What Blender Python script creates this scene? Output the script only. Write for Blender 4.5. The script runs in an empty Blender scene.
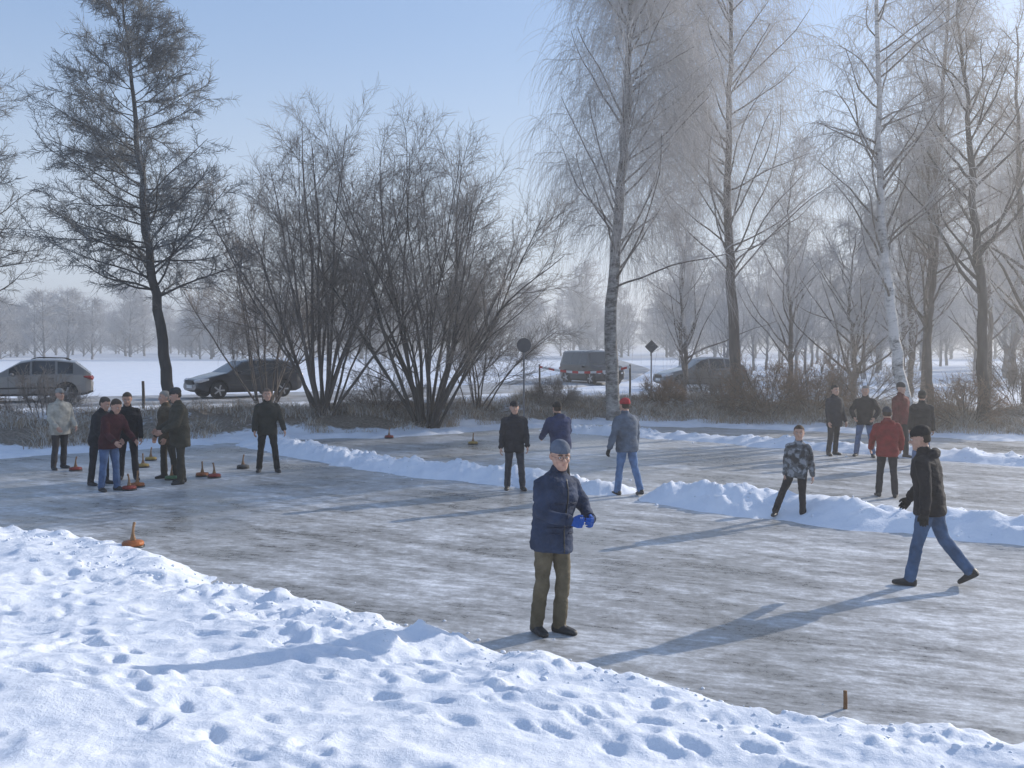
import bpy, math, random, bmesh
import numpy as np
from mathutils import Vector, Matrix
from mathutils.bvhtree import BVHTree

rng = np.random.default_rng(7)
random.seed(7)
scene = bpy.context.scene
col = scene.collection

# ------------------------------------------------------------------ materials
def mat_new(name):
    m = bpy.data.materials.new(name); m.use_nodes = True
    nt = m.node_tree
    return m, nt, nt.nodes["Principled BSDF"]

def simple_mat(name, c, rough=0.7, var=0.25, scale=8.0, bump=0.0, bscale=60.0, metal=0.0, coat=0.0, spec=0.5, stretch=(1,1,1)):
    m, nt, b = mat_new(name)
    tc = nt.nodes.new("ShaderNodeTexCoord")
    mp = nt.nodes.new("ShaderNodeMapping"); mp.inputs["Scale"].default_value = stretch
    nt.links.new(tc.outputs["Object"], mp.inputs["Vector"])
    n = nt.nodes.new("ShaderNodeTexNoise"); n.inputs["Scale"].default_value = scale; n.inputs["Detail"].default_value = 3
    nt.links.new(mp.outputs[0], n.inputs["Vector"])
    r = nt.nodes.new("ShaderNodeValToRGB")
    r.color_ramp.elements[0].position = 0.3; r.color_ramp.elements[1].position = 0.7
    r.color_ramp.elements[0].color = (*[max(0, x*(1-var)) for x in c], 1)
    r.color_ramp.elements[1].color = (*[min(1, x*(1+var)) for x in c], 1)
    nt.links.new(n.outputs["Fac"], r.inputs[0]); nt.links.new(r.outputs[0], b.inputs["Base Color"])
    b.inputs["Roughness"].default_value = rough; b.inputs["Metallic"].default_value = metal
    b.inputs["Coat Weight"].default_value = coat
    b.inputs["Specular IOR Level"].default_value = spec
    if bump > 0:
        n2 = nt.nodes.new("ShaderNodeTexNoise"); n2.inputs["Scale"].default_value = bscale; n2.inputs["Detail"].default_value = 3
        nt.links.new(mp.outputs[0], n2.inputs["Vector"])
        bp = nt.nodes.new("ShaderNodeBump"); bp.inputs["Strength"].default_value = bump; bp.inputs["Distance"].default_value = 0.02
        nt.links.new(n2.outputs["Fac"], bp.inputs["Height"]); nt.links.new(bp.outputs[0], b.inputs["Normal"])
    return m

# ------------------------------------------------------------------ mesh helpers
def mesh_quads(name, V, F, mats, midx=None, smooth=True):
    me = bpy.data.meshes.new(name)
    V = np.asarray(V, np.float32); F = np.asarray(F, np.int32)
    me.vertices.add(len(V)); me.vertices.foreach_set("co", V.ravel())
    k = F.shape[1]
    me.loops.add(F.size); me.loops.foreach_set("vertex_index", F.ravel())
    me.polygons.add(len(F)); me.polygons.foreach_set("loop_start", np.arange(0, F.size, k, dtype=np.int32))
    for m in mats: me.materials.append(m)
    if midx is not None: me.polygons.foreach_set("material_index", np.asarray(midx, np.int32))
    me.polygons.foreach_set("use_smooth", np.full(len(F), smooth))
    me.update(calc_edges=True); me.validate()
    return me

def add_obj(name, me, parent=None, loc=(0,0,0), rot=(0,0,0), scale=(1,1,1)):
    o = bpy.data.objects.new(name, me); col.objects.link(o)
    o.location = loc; o.rotation_euler = rot; o.scale = scale
    if parent: o.parent = parent
    return o

# ------------------------------------------------------------------ numpy noise
_tab = rng.random((256, 256))
def vnoise(x, y, o=0):
    x = x + 17.3*o; y = y + 41.7*o
    xi = np.floor(x).astype(int); yi = np.floor(y).astype(int)
    fx = x-xi; fy = y-yi
    fx = fx*fx*(3-2*fx); fy = fy*fy*(3-2*fy)
    a = _tab[xi & 255, yi & 255]; b = _tab[(xi+1) & 255, yi & 255]
    c = _tab[xi & 255, (yi+1) & 255]; d = _tab[(xi+1) & 255, (yi+1) & 255]
    return (a*(1-fx)+b*fx)*(1-fy)+(c*(1-fx)+d*fx)*fy
def fbm(x, y, octs=4, o=0):
    s = 0; a = 1; t = 0
    for i in range(octs):
        ca, sa = math.cos(i*1.1), math.sin(i*1.1)
        s = s+a*vnoise((x*ca-y*sa)*2**i, (x*sa+y*ca)*2**i, o+i*3); t += a; a *= 0.5
    return s/t
def sstep(a, b, x):
    t = np.clip((x-a)/(b-a), 0, 1); return t*t*(3-2*t)

# ------------------------------------------------------------------ terrain
PLAT = .58
SX = [-60, -30, -12, -7.3, -3.2, 2.3, 8.8, 13.6, 30, 60]
SY = [14, 19, 23.8, 27.6, 29.3, 33.5, 31.5, 28, 22, 18]
RA = [(-6.6,26.6), (-3.8,22.9), (-1.26,20.5), (1.6,18.1)]
RB = [(2.85,17.1), (5.1,15.15), (7.2,13.7), (12,10.2)]
RC = [(1.6,31), (6.6,26.9), (11.3,22.6), (17,17.5)]
def poly_dist(x, y, P):
    best = np.full(x.shape, 1e9)
    for (ax, ay), (bx, by) in zip(P[:-1], P[1:]):
        dx, dy = bx-ax, by-ay
        t = np.clip(((x-ax)*dx+(y-ay)*dy)/(dx*dx+dy*dy), 0, 1)
        best = np.minimum(best, np.hypot(x-ax-t*dx, y-ay-t*dy))
    return best
def near_s(x, y):
    u = 0.8*x-0.6*(y-8.05)
    s = -(0.6*x+0.8*(y-8.05))
    return s+np.interp(u, [-12,-9,-6,-2,1,4,8], [.3,.32,.34,0,0,.25,.35])
def far_t(x, y): return y-np.interp(x, SX, SY)
def height(x, y):
    s = near_s(x, y)+(fbm(x*.9, y*.9, 3, 1)-.5)*0.6+(fbm(x*4, y*4, 3, 17)-.5)*.22
    lum = fbm(x*2.6, y*2.6, 4, 5)
    lum2 = np.clip(fbm(x*6, y*6, 3, 9)-.5, 0, 1)
    a = sstep(-.6, .25, s)
    rim = np.exp(-((s-.35)/.6)**2)*(.35+.9*fbm(x*.55, y*.55, 2, 31))
    zn = a*(.17+.06*(lum-.5)) + np.maximum(s, 0)*.085 + rim*(.04+.12*(lum-.45)+.24*lum2)*a
    zn += a*(fbm(x*.8, y*.8, 3, 21)-.5)*.20
    zn += a*(fbm(x*5, y*5, 4, 33)-.5)*.045
    zn = np.minimum(zn, 1.05)
    t = far_t(x, y)+(fbm(x*.7, y*.7, 3, 2)-.5)*1.2
    b = sstep(-.2, 3.6, t)
    zf = b*PLAT+np.exp(-((t-.1)/.6)**2)*(.14+.2*(lum-.5))+b*(1-sstep(4.5, 8, t))*(fbm(x*.9, y*.9, 4, 12)-.45)*.55
    e = np.maximum(sstep(17, 23, -x), sstep(20, 26, x))*np.where(s < 0, 1, 0)
    ze = e*PLAT
    z = -.06+np.maximum(np.maximum(zn+.06*a, zf+.06*b), ze)
    for P, h in ((RA, .26), (RB, .32), (RC, .22)):
        d = poly_dist(x, y, P)+(fbm(x*1.2, y*1.2, 3, 7)-.5)*.6
        z = np.maximum(z, -.06+np.exp(-(np.maximum(d, 0)/.62)**2.4)*(h+.20*(lum-.5)+.3*lum2+.16*(fbm(x*.6, y*.6, 2, 14)-.5)))
    z += sstep(60, 200, y)*(fbm(x*.01, y*.01, 2, 3)-.5)*.4
    return z

def axis(segs):
    out = []
    for a, b, st in segs:
        n = max(1, int(round((b-a)/st))); out += list(np.linspace(a, b, n, endpoint=False))
    out.append(segs[-1][1]); return np.array(out)
gx = np.concatenate([-np.geomspace(2500, 42, 34), axis([(-40,-16,.35),(-16,-7.5,.12),(-7.5,4.2,.031),(4.2,18,.11),(18,40,.35)]), np.geomspace(42, 2500, 34)])
gy = np.concatenate([-np.geomspace(600, 10, 14), axis([(-9,3.2,.5),(3.2,9.5,.031),(9.5,15,.045),(15,36,.12),(36,60,.5)]), np.geomspace(62, 3500, 46)])
X, Y = np.meshgrid(gx, gy)
Z = height(X, Y)
def stamp(cx, cy, ang, L=.15, W=.055, dep=.055):
    i0, i1 = np.searchsorted(gx, [cx-.3, cx+.3]); j0, j1 = np.searchsorted(gy, [cy-.3, cy+.3])
    if i1 <= i0 or j1 <= j0: return
    xs = X[j0:j1, i0:i1]-cx; ys = Y[j0:j1, i0:i1]-cy
    u = xs*math.cos(ang)+ys*math.sin(ang); v = -xs*math.sin(ang)+ys*math.cos(ang)
    q = np.sqrt((u/L)**2+(v/W)**2)
    Z[j0:j1, i0:i1] += -dep*(1-sstep(.5, 1.2, q))+.006*np.exp(-((q-1.45)/.3)**2)
for tr in range(58):
    px_, py_ = rng.uniform(-7, 3), rng.uniform(3.4, 12)
    a = rng.choice([math.radians(-37), math.radians(143), rng.uniform(0, 6.28)])+rng.normal(0, .2)
    base_d = rng.uniform(.4, 1.15)
    for k in range(int(rng.integers(6, 18))):
        a += rng.normal(0, .14)
        px_ += math.cos(a)*.36; py_ += math.sin(a)*.36
        sd = .09 if k % 2 else -.09
        qx, qy = px_-math.sin(a)*sd, py_+math.cos(a)*sd
        if -7.4 < qx < 4.1 and 3.3 < qy < 14 and near_s(np.array(qx), np.array(qy)) > .55:
            stamp(qx, qy, a+rng.normal(0, .2), rng.uniform(.12, .16), rng.uniform(.045, .065), dep=rng.uniform(.015, .045)*base_d)
for k in range(380):
    qx, qy = rng.uniform(-7, 4), rng.uniform(3.4, 12)
    if near_s(np.array(qx), np.array(qy)) > .5: stamp(qx, qy, rng.uniform(0, 6.28), rng.uniform(.05, .18), rng.uniform(.04, .08), rng.uniform(-.016, .026))

ny, nx = X.shape
V = np.stack([X.ravel(), Y.ravel(), Z.ravel()], 1)
idx = np.arange(nx*ny).reshape(ny, nx)
F = np.stack([idx[:-1,:-1].ravel(), idx[:-1,1:].ravel(), idx[1:,1:].ravel(), idx[1:,:-1].ravel()], 1)

m, nt, b = mat_new("snow")
tc = nt.nodes.new("ShaderNodeTexCoord")
n1 = nt.nodes.new("ShaderNodeTexNoise"); n1.inputs["Scale"].default_value = 14; n1.inputs["Detail"].default_value = 8; n1.inputs["Roughness"].default_value = .70
n2 = nt.nodes.new("ShaderNodeTexNoise"); n2.inputs["Scale"].default_value = 2.2; n2.inputs["Detail"].default_value = 5
for n in (n1, n2): nt.links.new(tc.outputs["Object"], n.inputs["Vector"])
r = nt.nodes.new("ShaderNodeValToRGB")
r.color_ramp.elements[0].position = .35; r.color_ramp.elements[0].color = (.72, .77, .86, 1)
r.color_ramp.elements[1].position = .65; r.color_ramp.elements[1].color = (.83, .86, .92, 1)
nt.links.new(n2.outputs["Fac"], r.inputs[0])
at = nt.nodes.new("ShaderNodeAttribute"); at.attribute_name = "turf"
n3 = nt.nodes.new("ShaderNodeTexNoise"); n3.inputs["Scale"].default_value = 5; n3.inputs["Detail"].default_value = 8; n3.inputs["Roughness"].default_value = .7
nt.links.new(tc.outputs["Object"], n3.inputs["Vector"])
mx = nt.nodes.new("ShaderNodeMath"); mx.operation = 'MULTIPLY_ADD'
nt.links.new(at.outputs["Fac"], mx.inputs[0]); mx.inputs[1].default_value = 1.0
sb = nt.nodes.new("ShaderNodeMath"); sb.operation = 'SUBTRACT'; nt.links.new(n3.outputs["Fac"], sb.inputs[0]); sb.inputs[1].default_value = 1.0
nt.links.new(sb.outputs[0], mx.inputs[2])
rr = nt.nodes.new("ShaderNodeMapRange"); rr.inputs["From Min"].default_value = 0; rr.inputs["From Max"].default_value = .18
nt.links.new(mx.outputs[0], rr.inputs["Value"])
r2 = nt.nodes.new("ShaderNodeValToRGB")
r2.color_ramp.elements[0].position = .35; r2.color_ramp.elements[0].color = (.10, .08, .06, 1)
r2.color_ramp.elements[1].position = .7; r2.color_ramp.elements[1].color = (.36, .30, .24, 1)
nt.links.new(n1.outputs["Fac"], r2.inputs[0])
mc = nt.nodes.new("ShaderNodeMix"); mc.data_type = 'RGBA'
nt.links.new(rr.outputs[0], mc.inputs[0]); nt.links.new(r.outputs[0], mc.inputs[6]); nt.links.new(r2.outputs[0], mc.inputs[7])
nt.links.new(mc.outputs[2], b.inputs["Base Color"])
b.inputs["Roughness"].default_value = .75; b.inputs["Specular IOR Level"].default_value = .25
bp = nt.nodes.new("ShaderNodeBump"); bp.inputs["Strength"].default_value = .65; bp.inputs["Distance"].default_value = .03
nt.links.new(n1.outputs["Fac"], bp.inputs["Height"]); nt.links.new(bp.outputs[0], b.inputs["Normal"])
snow = m
me = mesh_quads("snow_ground", V, F, [snow])
ft = far_t(X, Y)
turf = sstep(.5, 1.6, ft)*(1-sstep(3.5, 7, ft))*(.35+.9*fbm(X*.6, Y*.6, 3, 4))
turf = np.clip(turf, 0, 1)*np.where(Y > 12, 1, 0)
atn = me.attributes.new("turf", 'FLOAT', 'POINT'); atn.data.foreach_set("value", turf.ravel().astype(np.float32))
add_obj("snow_ground", me)

# ------------------------------------------------------------------ ice
m, nt, b = mat_new("scuffed_ice")
tc = nt.nodes.new("ShaderNodeTexCoord")
def mapped(rotz, sc):
    mp = nt.nodes.new("ShaderNodeMapping"); mp.vector_type = 'TEXTURE'
    mp.inputs["Rotation"].default_value = (0, 0, rotz); mp.inputs["Scale"].default_value = sc
    nt.links.new(tc.outputs["Object"], mp.inputs["Vector"]); return mp
def noise(mp, scale, det=6, ro=.6):
    n = nt.nodes.new("ShaderNodeTexNoise"); n.inputs["Scale"].default_value = scale; n.inputs["Detail"].default_value = det; n.inputs["Roughness"].default_value = ro
    nt.links.new(mp.outputs[0], n.inputs["Vector"]); return n
A = noise(mapped(math.radians(-38), (2.0, .42, 1)), 1.0, 9, .75)
A2 = noise(mapped(math.radians(-16), (1.0, .07, 1)), 1.0, 7, .75)
B = noise(mapped(0, (1, 1, 1)), .33, 6, .6)
C = noise(mapped(0, (1, 1, 1)), 5, 10, .85)
def math2(op, a, bb):
    n = nt.nodes.new("ShaderNodeMath"); n.operation = op
    for i, v in enumerate((a, bb)):
        if isinstance(v, (int, float)): n.inputs[i].default_value = v
        else: nt.links.new(v, n.inputs[i])
    return n.outputs[0]
s1 = math2('MULTIPLY', A.outputs["Fac"], .36)
s2 = math2('MULTIPLY', A2.outputs["Fac"], .26)
s3 = math2('MULTIPLY', B.outputs["Fac"], .32)
s4 = math2('MULTIPLY', C.outputs["Fac"], .46)
tot = math2('SUBTRACT', math2('ADD', math2('ADD', s1, s2), math2('ADD', s3, s4)), .2)
r = nt.nodes.new("ShaderNodeValToRGB")
cr = r.color_ramp
cr.elements[0].position = .38; cr.elements[0].color = (.14, .138, .13, 1)
cr.elements[1].position = .62; cr.elements[1].color = (.78, .80, .83, 1)
e = cr.elements.new(.45); e.color = (.26, .255, .245, 1)
e = cr.elements.new(.50); e.color = (.38, .38, .38, 1)
e = cr.elements.new(.555); e.color = (.55, .565, .585, 1)
nt.links.new(tot, r.inputs[0]); nt.links.new(r.outputs[0], b.inputs["Base Color"])
rg = nt.nodes.new("ShaderNodeMapRange"); rg.inputs["From Min"].default_value = .42; rg.inputs["From Max"].default_value = .58
rg.inputs["To Min"].default_value = .25; rg.inputs["To Max"].default_value = .65
nt.links.new(tot, rg.inputs["Value"]); nt.links.new(rg.outputs[0], b.inputs["Roughness"])
bp = nt.nodes.new("ShaderNodeBump"); bp.inputs["Strength"].default_value = .5; bp.inputs["Distance"].default_value = .012
nt.links.new(tot, bp.inputs["Height"]); nt.links.new(bp.outputs[0], b.inputs["Normal"])
ice = m
me = bpy.data.meshes.new("pond_ice"); me.from_pydata([(-26,2,0),(28,2,0),(28,37,0),(-26,37,0)], [], [(0,1,2,3)]); me.materials.append(ice)
add_obj("pond_ice", me)

# loose snow crumbs along the swept ridges and the near rim
bm = bmesh.new(); bmesh.ops.create_icosphere(bm, subdivisions=1, radius=1); ico_v = np.array([v.co[:] for v in bm.verts]); ico_f = np.array([[v.index for v in f.verts] for f in bm.faces]); bm.free()
cs = []
for P in (RA, RB, RC):
    for (ax, ay), (bx, by) in zip(P[:-1], P[1:]):
        nn = int(math.hypot(bx-ax, by-ay)*22); t = rng.random(nn); off = rng.normal(0, .6, nn)
        L_ = math.hypot(bx-ax, by-ay); cs.append(np.stack([ax+(bx-ax)*t-(by-ay)/L_*off, ay+(by-ay)*t+(bx-ax)/L_*off], 1))
u = rng.uniform(-9, 5, 500); off = rng.normal(.25, .35, 500)
cs.append(np.stack([.8*u-.6*off, 8.05-.6*u-.8*off+.15], 1))
cs = np.concatenate(cs); cz = np.maximum(height(cs[:,0], cs[:,1]), 0); rad = np.clip(rng.gamma(2, .005, len(cs))+.004, 0, .03)
cv = (ico_v[None]*(1+rng.normal(0, .18, (len(cs), len(ico_v), 1))))*rad[:, None, None]*np.array([1, 1, .75])+np.column_stack([cs, cz+rad*.1])[:, None]
cf = ico_f[None]+(np.arange(len(cs))*len(ico_v))[:, None, None]
add_obj("snow_crumbs", mesh_quads("snow_crumbs", cv.reshape(-1, 3), cf.reshape(-1, 3), [snow]))

# ------------------------------------------------------------------ road
road_m = simple_mat("snowy_asphalt", (.32, .33, .35), .8, .45, 1.2, .3, 30)
RP = np.array([(-90,6),(-40,25.5),(-16.5,35.6),(-9,39),(-1,46),(4,58),(9,85),(12,140),(14,260)], float)
tt = np.linspace(0, len(RP)-1, 160)
rp = np.stack([np.interp(tt, range(len(RP)), RP[:,0]), np.interp(tt, range(len(RP)), RP[:,1])], 1)
for _ in range(6): rp[1:-1] = (rp[:-2]+rp[1:-1]*2+rp[2:])/4
tg = np.gradient(rp, axis=0); tg /= np.linalg.norm(tg, axis=1)[:,None]; nm = np.stack([-tg[:,1], tg[:,0]], 1)
ROADZ = .66
VV = []
for off, z in ((-3.1,.48),(-2.7,ROADZ),(2.7,ROADZ),(3.1,.48)):
    q = rp+nm*off; VV.append(np.column_stack([q, np.full(len(q), z)]))
VV = np.stack(VV, 1).reshape(-1, 3); ii = np.arange(160*4).reshape(160, 4)
FF = np.stack([ii[:-1,:-1].ravel(), ii[:-1,1:].ravel(), ii[1:,1:].ravel(), ii[1:,:-1].ravel()], 1)
add_obj("country_road", mesh_quads("country_road", VV, FF[:, ::-1], [road_m], smooth=False))

# ------------------------------------------------------------------ trees
def nrm(a): return a/np.maximum(np.linalg.norm(a, axis=-1, keepdims=True), 1e-9)
def grow(st, dr, ln, r0, r1, K, wob, up):
    pts = [st]; d = nrm(dr); N = len(st)
    for k in range(K):
        d = nrm(d+rng.normal(0, wob, (N, 3))+np.array([0, 0, 1.])*(np.asarray(up).reshape(-1, 1) if np.ndim(up) else up))
        st = st+d*(ln/K)[:, None]; pts.append(st)
    t = np.linspace(0, 1, K+1)
    return np.stack(pts, 1), r0[:, None]*(1-t)+r1[:, None]*t
def spawn(pts, rad, nper, t0, t1, ang, sd=.15, flat=1.0):
    N, K, _ = pts.shape
    pi = np.repeat(np.arange(N), nper)
    t = t0+(t1-t0)*(np.tile((np.arange(nper)+.5)/nper, N)+rng.normal(0, .3/nper, N*nper)); t = np.clip(t, 0, .999)
    f = t*(K-1); i = f.astype(int); fr = (f-i)[:, None]
    p = pts[pi, i]*(1-fr)+pts[pi, i+1]*fr
    tan = nrm(pts[pi, i+1]-pts[pi, i])
    pr = nrm(np.cross(tan, rng.normal(0, 1, tan.shape))); pr[:, 2] *= flat
    a = (ang+rng.normal(0, sd, len(t)))[:, None]
    d = nrm(tan*np.cos(a)+pr*np.sin(a))
    pr_r = rad[pi, i]
    return p, d, pi, t, pr_r
def tubes(pts, rad, sides):
    N, K, _ = pts.shape
    tan = nrm(np.gradient(pts, axis=1))
    ref = nrm(np.cross(nrm(pts[:, -1]-pts[:, 0]), np.array([.3, .9, .25])))[:, None, :]
    u = nrm(np.cross(tan, ref)); v = np.cross(tan, u)
    a = np.arange(sides)*2*math.pi/sides
    P = pts[:, :, None, :]+rad[:, :, None, None]*(np.cos(a)[None, None, :, None]*u[:, :, None, :]+np.sin(a)[None, None, :, None]*v[:, :, None, :])
    ix = np.arange(N*K*sides).reshape(N, K, sides); nx_ = np.roll(ix, -1, axis=2)
    F = np.stack([ix[:, :-1], nx_[:, :-1], nx_[:, 1:], ix[:, 1:]], -1).reshape(-1, 4)
    return P.reshape(-1, 3), F
def combine(parts, mats, name):
    Vs, Fs, Ms, o = [], [], [], 0
    for (p, r, s, mi) in parts:
        v, f = tubes(p, r, s); Vs.append(v); Fs.append(f+o); Ms.append(np.full(len(f), mi)); o += len(v)
    return mesh_quads(name, np.concatenate(Vs), np.concatenate(Fs), mats, np.concatenate(Ms))
def trunk_path(way, K=26, wob=.03):
    way = np.array(way, float); t = np.linspace(0, len(way)-1, K+1)
    p = np.stack([np.interp(t, range(len(way)), way[:, c]) for c in range(3)], 1)
    for _ in range(3): p[1:-1] = (p[:-2]+2*p[1:-1]+p[2:])/4
    p[1:] += rng.normal(0, wob, (K, 3))*[1, 1, 0]
    return p[None]

def birch_bark(nm, lo, hi):
    m, nt, b = mat_new(nm)
    tc = nt.nodes.new("ShaderNodeTexCoord")
    mp = nt.nodes.new("ShaderNodeMapping"); mp.inputs["Scale"].default_value = (2.5, 2.5, 6)
    nt.links.new(tc.outputs["Object"], mp.inputs[0])
    n = nt.nodes.new("ShaderNodeTexNoise"); n.inputs["Scale"].default_value = 1.0; n.inputs["Detail"].default_value = 8; n.inputs["Roughness"].default_value = .85
    nt.links.new(mp.outputs[0], n.inputs["Vector"])
    r = nt.nodes.new("ShaderNodeValToRGB"); r.color_ramp.elements[0].position = lo; r.color_ramp.elements[0].color = (.06, .055, .05, 1)
    r.color_ramp.elements[1].position = hi; r.color_ramp.elements[1].color = (.62, .59, .56, 1)
    nt.links.new(n.outputs["Fac"], r.inputs[0]); nt.links.new(r.outputs[0], b.inputs["Base Color"]); b.inputs["Roughness"].default_value = .8
    return m
M_birch = birch_bark("rough_birch_bark", .40, .68)
M_birchW = birch_bark("white_birch_bark", .38, .52)
M_bark = simple_mat("dark_bark", (.06, .052, .045), .9, .5, 6, .6, 20, stretch=(1,1,.25))
M_bark2 = simple_mat("willow_bark", (.12, .10, .085), .9, .4, 6, .5, 20, stretch=(1,1,.25))
M_twF = simple_mat("frosted_birch_twig", (.44, .42, .41), .8, .3, 1.0)
M_twA = simple_mat("alder_twig", (.16, .165, .165), .85, .4, 1.0)
M_twW = simple_mat("willow_twig", (.25, .215, .185), .85, .35, 1.0)
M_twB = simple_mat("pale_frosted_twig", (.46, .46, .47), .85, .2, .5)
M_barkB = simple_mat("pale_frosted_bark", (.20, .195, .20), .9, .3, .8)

def ones(n, v): return np.full(n, float(v))
def birch(name, way, r0, mats, t0=.25, n1=46, spread=3.6, droop=1.9, n3=17, tw=.0042):
    tp = trunk_path(way); tr = (np.linspace(1, .12, 27)**.9*r0)[None]; tr[0, 0] *= 1.3
    p, d, pi, t, pr = spawn(tp, tr, n1, t0, .98, math.radians(48), .2)
    L = spread*(1-.6*t)*rng.uniform(.7, 1.25, len(t))*1.4
    l1, q1 = grow(p, d, L, np.minimum(pr*.4, .04), ones(len(t), .009), 9, .09, .03)
    p, d, pi, t, pr = spawn(l1, q1, 11, .2, 1, math.radians(45), .3)
    l2, q2 = grow(p, d, rng.uniform(.5, 1.5, len(t))*(L[pi]/3)**.5*1.2, np.minimum(pr*.6, .012), ones(len(t), .005), 6, .13, -.07)
    p, d, pi, t, pr = spawn(l2, q2, n3, .1, 1, math.radians(55), .4)
    l3, q3 = grow(p, d, rng.uniform(.35, 1.0, len(t))*droop, ones(len(t), tw), ones(len(t), tw*.55), 5, .11, -.5)
    parts = [(tp, tr, 12, 0), (l1, q1, 5, 2), (l2, q2, 3, 1), (l3, q3, 3, 1)]
    return add_obj(name, combine(parts, mats, name))
def gz(x, y): return float(height(np.array([float(x)]), np.array([float(y)]))[0])
b1 = gz(3.4, 33)
birch("weeping_birch_tree", [(3.5,34,b1-.2),(3.3,34,3.5),(3.6,34,7),(3.9,34,11),(3.95,34,14),(3.7,34.2,18)], .25, [M_birch, M_twF, M_bark2], n1=56, spread=4.1, droop=2.7, n3=20)
birch("weeping_birch_tree", [(9.0,40,.4),(8.75,40,5),(8.5,40,9),(8.7,40,14),(8.6,40,19)], .24, [M_bark2, M_twF, M_bark2], n1=54, spread=4.6, droop=2.4, n3=17)
birch("silver_birch_tree", [(11.8,29.5,.3),(11.2,29.5,3),(10.8,29.5,6.5),(10.7,29.5,10),(10.5,29.5,16.5)], .19, [M_birchW, M_twF, M_bark2], t0=.32, n1=40, spread=3.4, droop=1.0, n3=14)
birch("silver_birch_tree", [(14.4,35,.3),(14.6,35,6),(14.9,35,11),(15.2,35,17)], .16, [M_bark2, M_twF, M_bark2], t0=.3, n1=40, spread=3.2, droop=1.2, n3=12)

def spreading(name, way, r0, mats, n1=22, t0=.25, spread=4, ang=45, n2=10, n3=10, tw=.006, l3=.8, up1=.05, prof=None, flat=1.0, l2=1.0, w1=.12, k1=.55, w2=.16):
    tp = trunk_path(way); tr = (np.linspace(1, .1, 27)*r0)[None]; tr[0, 0] *= 1.35
    p, d, pi, t, pr = spawn(tp, tr, n1, t0, .99, math.radians(ang), .15, flat)
    f = (1-.75*(t-t0)/(1-t0)) if prof is None else np.interp(t, prof[0], prof[1])
    L = spread*f*rng.uniform(.7, 1.2, len(t))
    l1, q1 = grow(p, d, L, np.minimum(pr*k1, .09), ones(len(t), .008), 9, w1, up1)
    p, d, pi, t, pr = spawn(l1, q1, n2, .15, 1, math.radians(45), .25)
    l2_, q2 = grow(p, d, rng.uniform(.4, 1.1, len(t))*l2*(L[pi]/3)**.6, np.minimum(pr*.6, .014), ones(len(t), .005), 5, w2, .03)
    p, d, pi, t, pr = spawn(l2_, q2, n3, .05, 1, math.radians(45), .35)
    l3_, q3 = grow(p, d, rng.uniform(.3, 1, len(t))*l3, ones(len(t), tw), ones(len(t), tw*.6), 3, .2, .03)
    parts = [(tp, tr, 10, 0), (l1, q1, 5, 0), (l2_, q2, 3, 1), (l3_, q3, 3, 1)]
    return combine(parts, mats, name)
alder_prof = ([.2,.34,.45,.6,.8,.92,1],[.6,.85,1,.9,.68,.45,.2])
me = spreading("alder_tree", [(-10.2,30,.25),(-10.5,30,3),(-10.9,30,6),(-11.2,30,9.5),(-11.6,30,13.6)], .20, [M_bark, M_twA], n1=84, t0=.33, spread=3.15, ang=68, n2=14, n3=24, l3=.42, up1=.03, l2=.95, tw=.0065, prof=alder_prof, w1=.10, k1=.27, w2=.14)
add_obj("alder_tree", me)
me = spreading("alder_tree", [(-17.2,30,.25),(-17.2,30,4),(-17.4,30,8),(-17.6,30,13)], .20, [M_bark, M_twA], n1=66, t0=.3, spread=3.2, ang=68, n2=13, n3=17, l3=.42, up1=.03, l2=.95, tw=.0065, prof=alder_prof, w1=.10, k1=.27, w2=.14)
add_obj("alder_tree", me)
me = spreading("ash_tree", [(14.2,30,.25),(14.1,30,4),(13.7,30,7.5),(13.5,30,10),(13.1,30,13.5)], .18, [M_bark, M_twW], n1=30, t0=.25, spread=4.2, ang=42, n2=11, n3=10, l3=.7, tw=.0045, up1=.05, w1=.11, k1=.45)
add_obj("ash_tree", me)
me = spreading("ash_tree", [(13.2,31.5,.25),(13.1,31.5,3),(13.3,31.5,6),(12.8,31.5,9)], .13, [M_bark2, M_twW], n1=24, t0=.3, spread=3.4, ang=42, n2=10, n3=10, l3=.7, tw=.0045, up1=.05, w1=.11, k1=.45)
add_obj("ash_tree", me)
me = spreading("ash_tree", [(17,33,.25),(17.1,33,4),(16.6,33,8),(16.4,33,13)], .2, [M_bark2, M_twF], n1=30, t0=.2, spread=4.2, ang=45, n2=10, n3=10, l3=.7, tw=.0045, up1=.05, w1=.11, k1=.45)
add_obj("ash_tree", me)
for (x_, y_, h_) in ((7.4,43,8),(12.2,44,11),(17.5,45,12),(15.5,39,10),(20,42,12),(12.6,37,7)):
    me = spreading("frosted_tree", [(x_,y_,.25),(x_+.1,y_,h_*.3),(x_-.2,y_,h_*.6),(x_+.1,y_,h_)], .13, [M_bark2, M_twB], n1=30, t0=.15, spread=4.0, ang=42, n2=9, n3=10, l3=.8, tw=.006, up1=.05, w1=.11, k1=.45)
    add_obj("frosted_tree", me)

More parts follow.
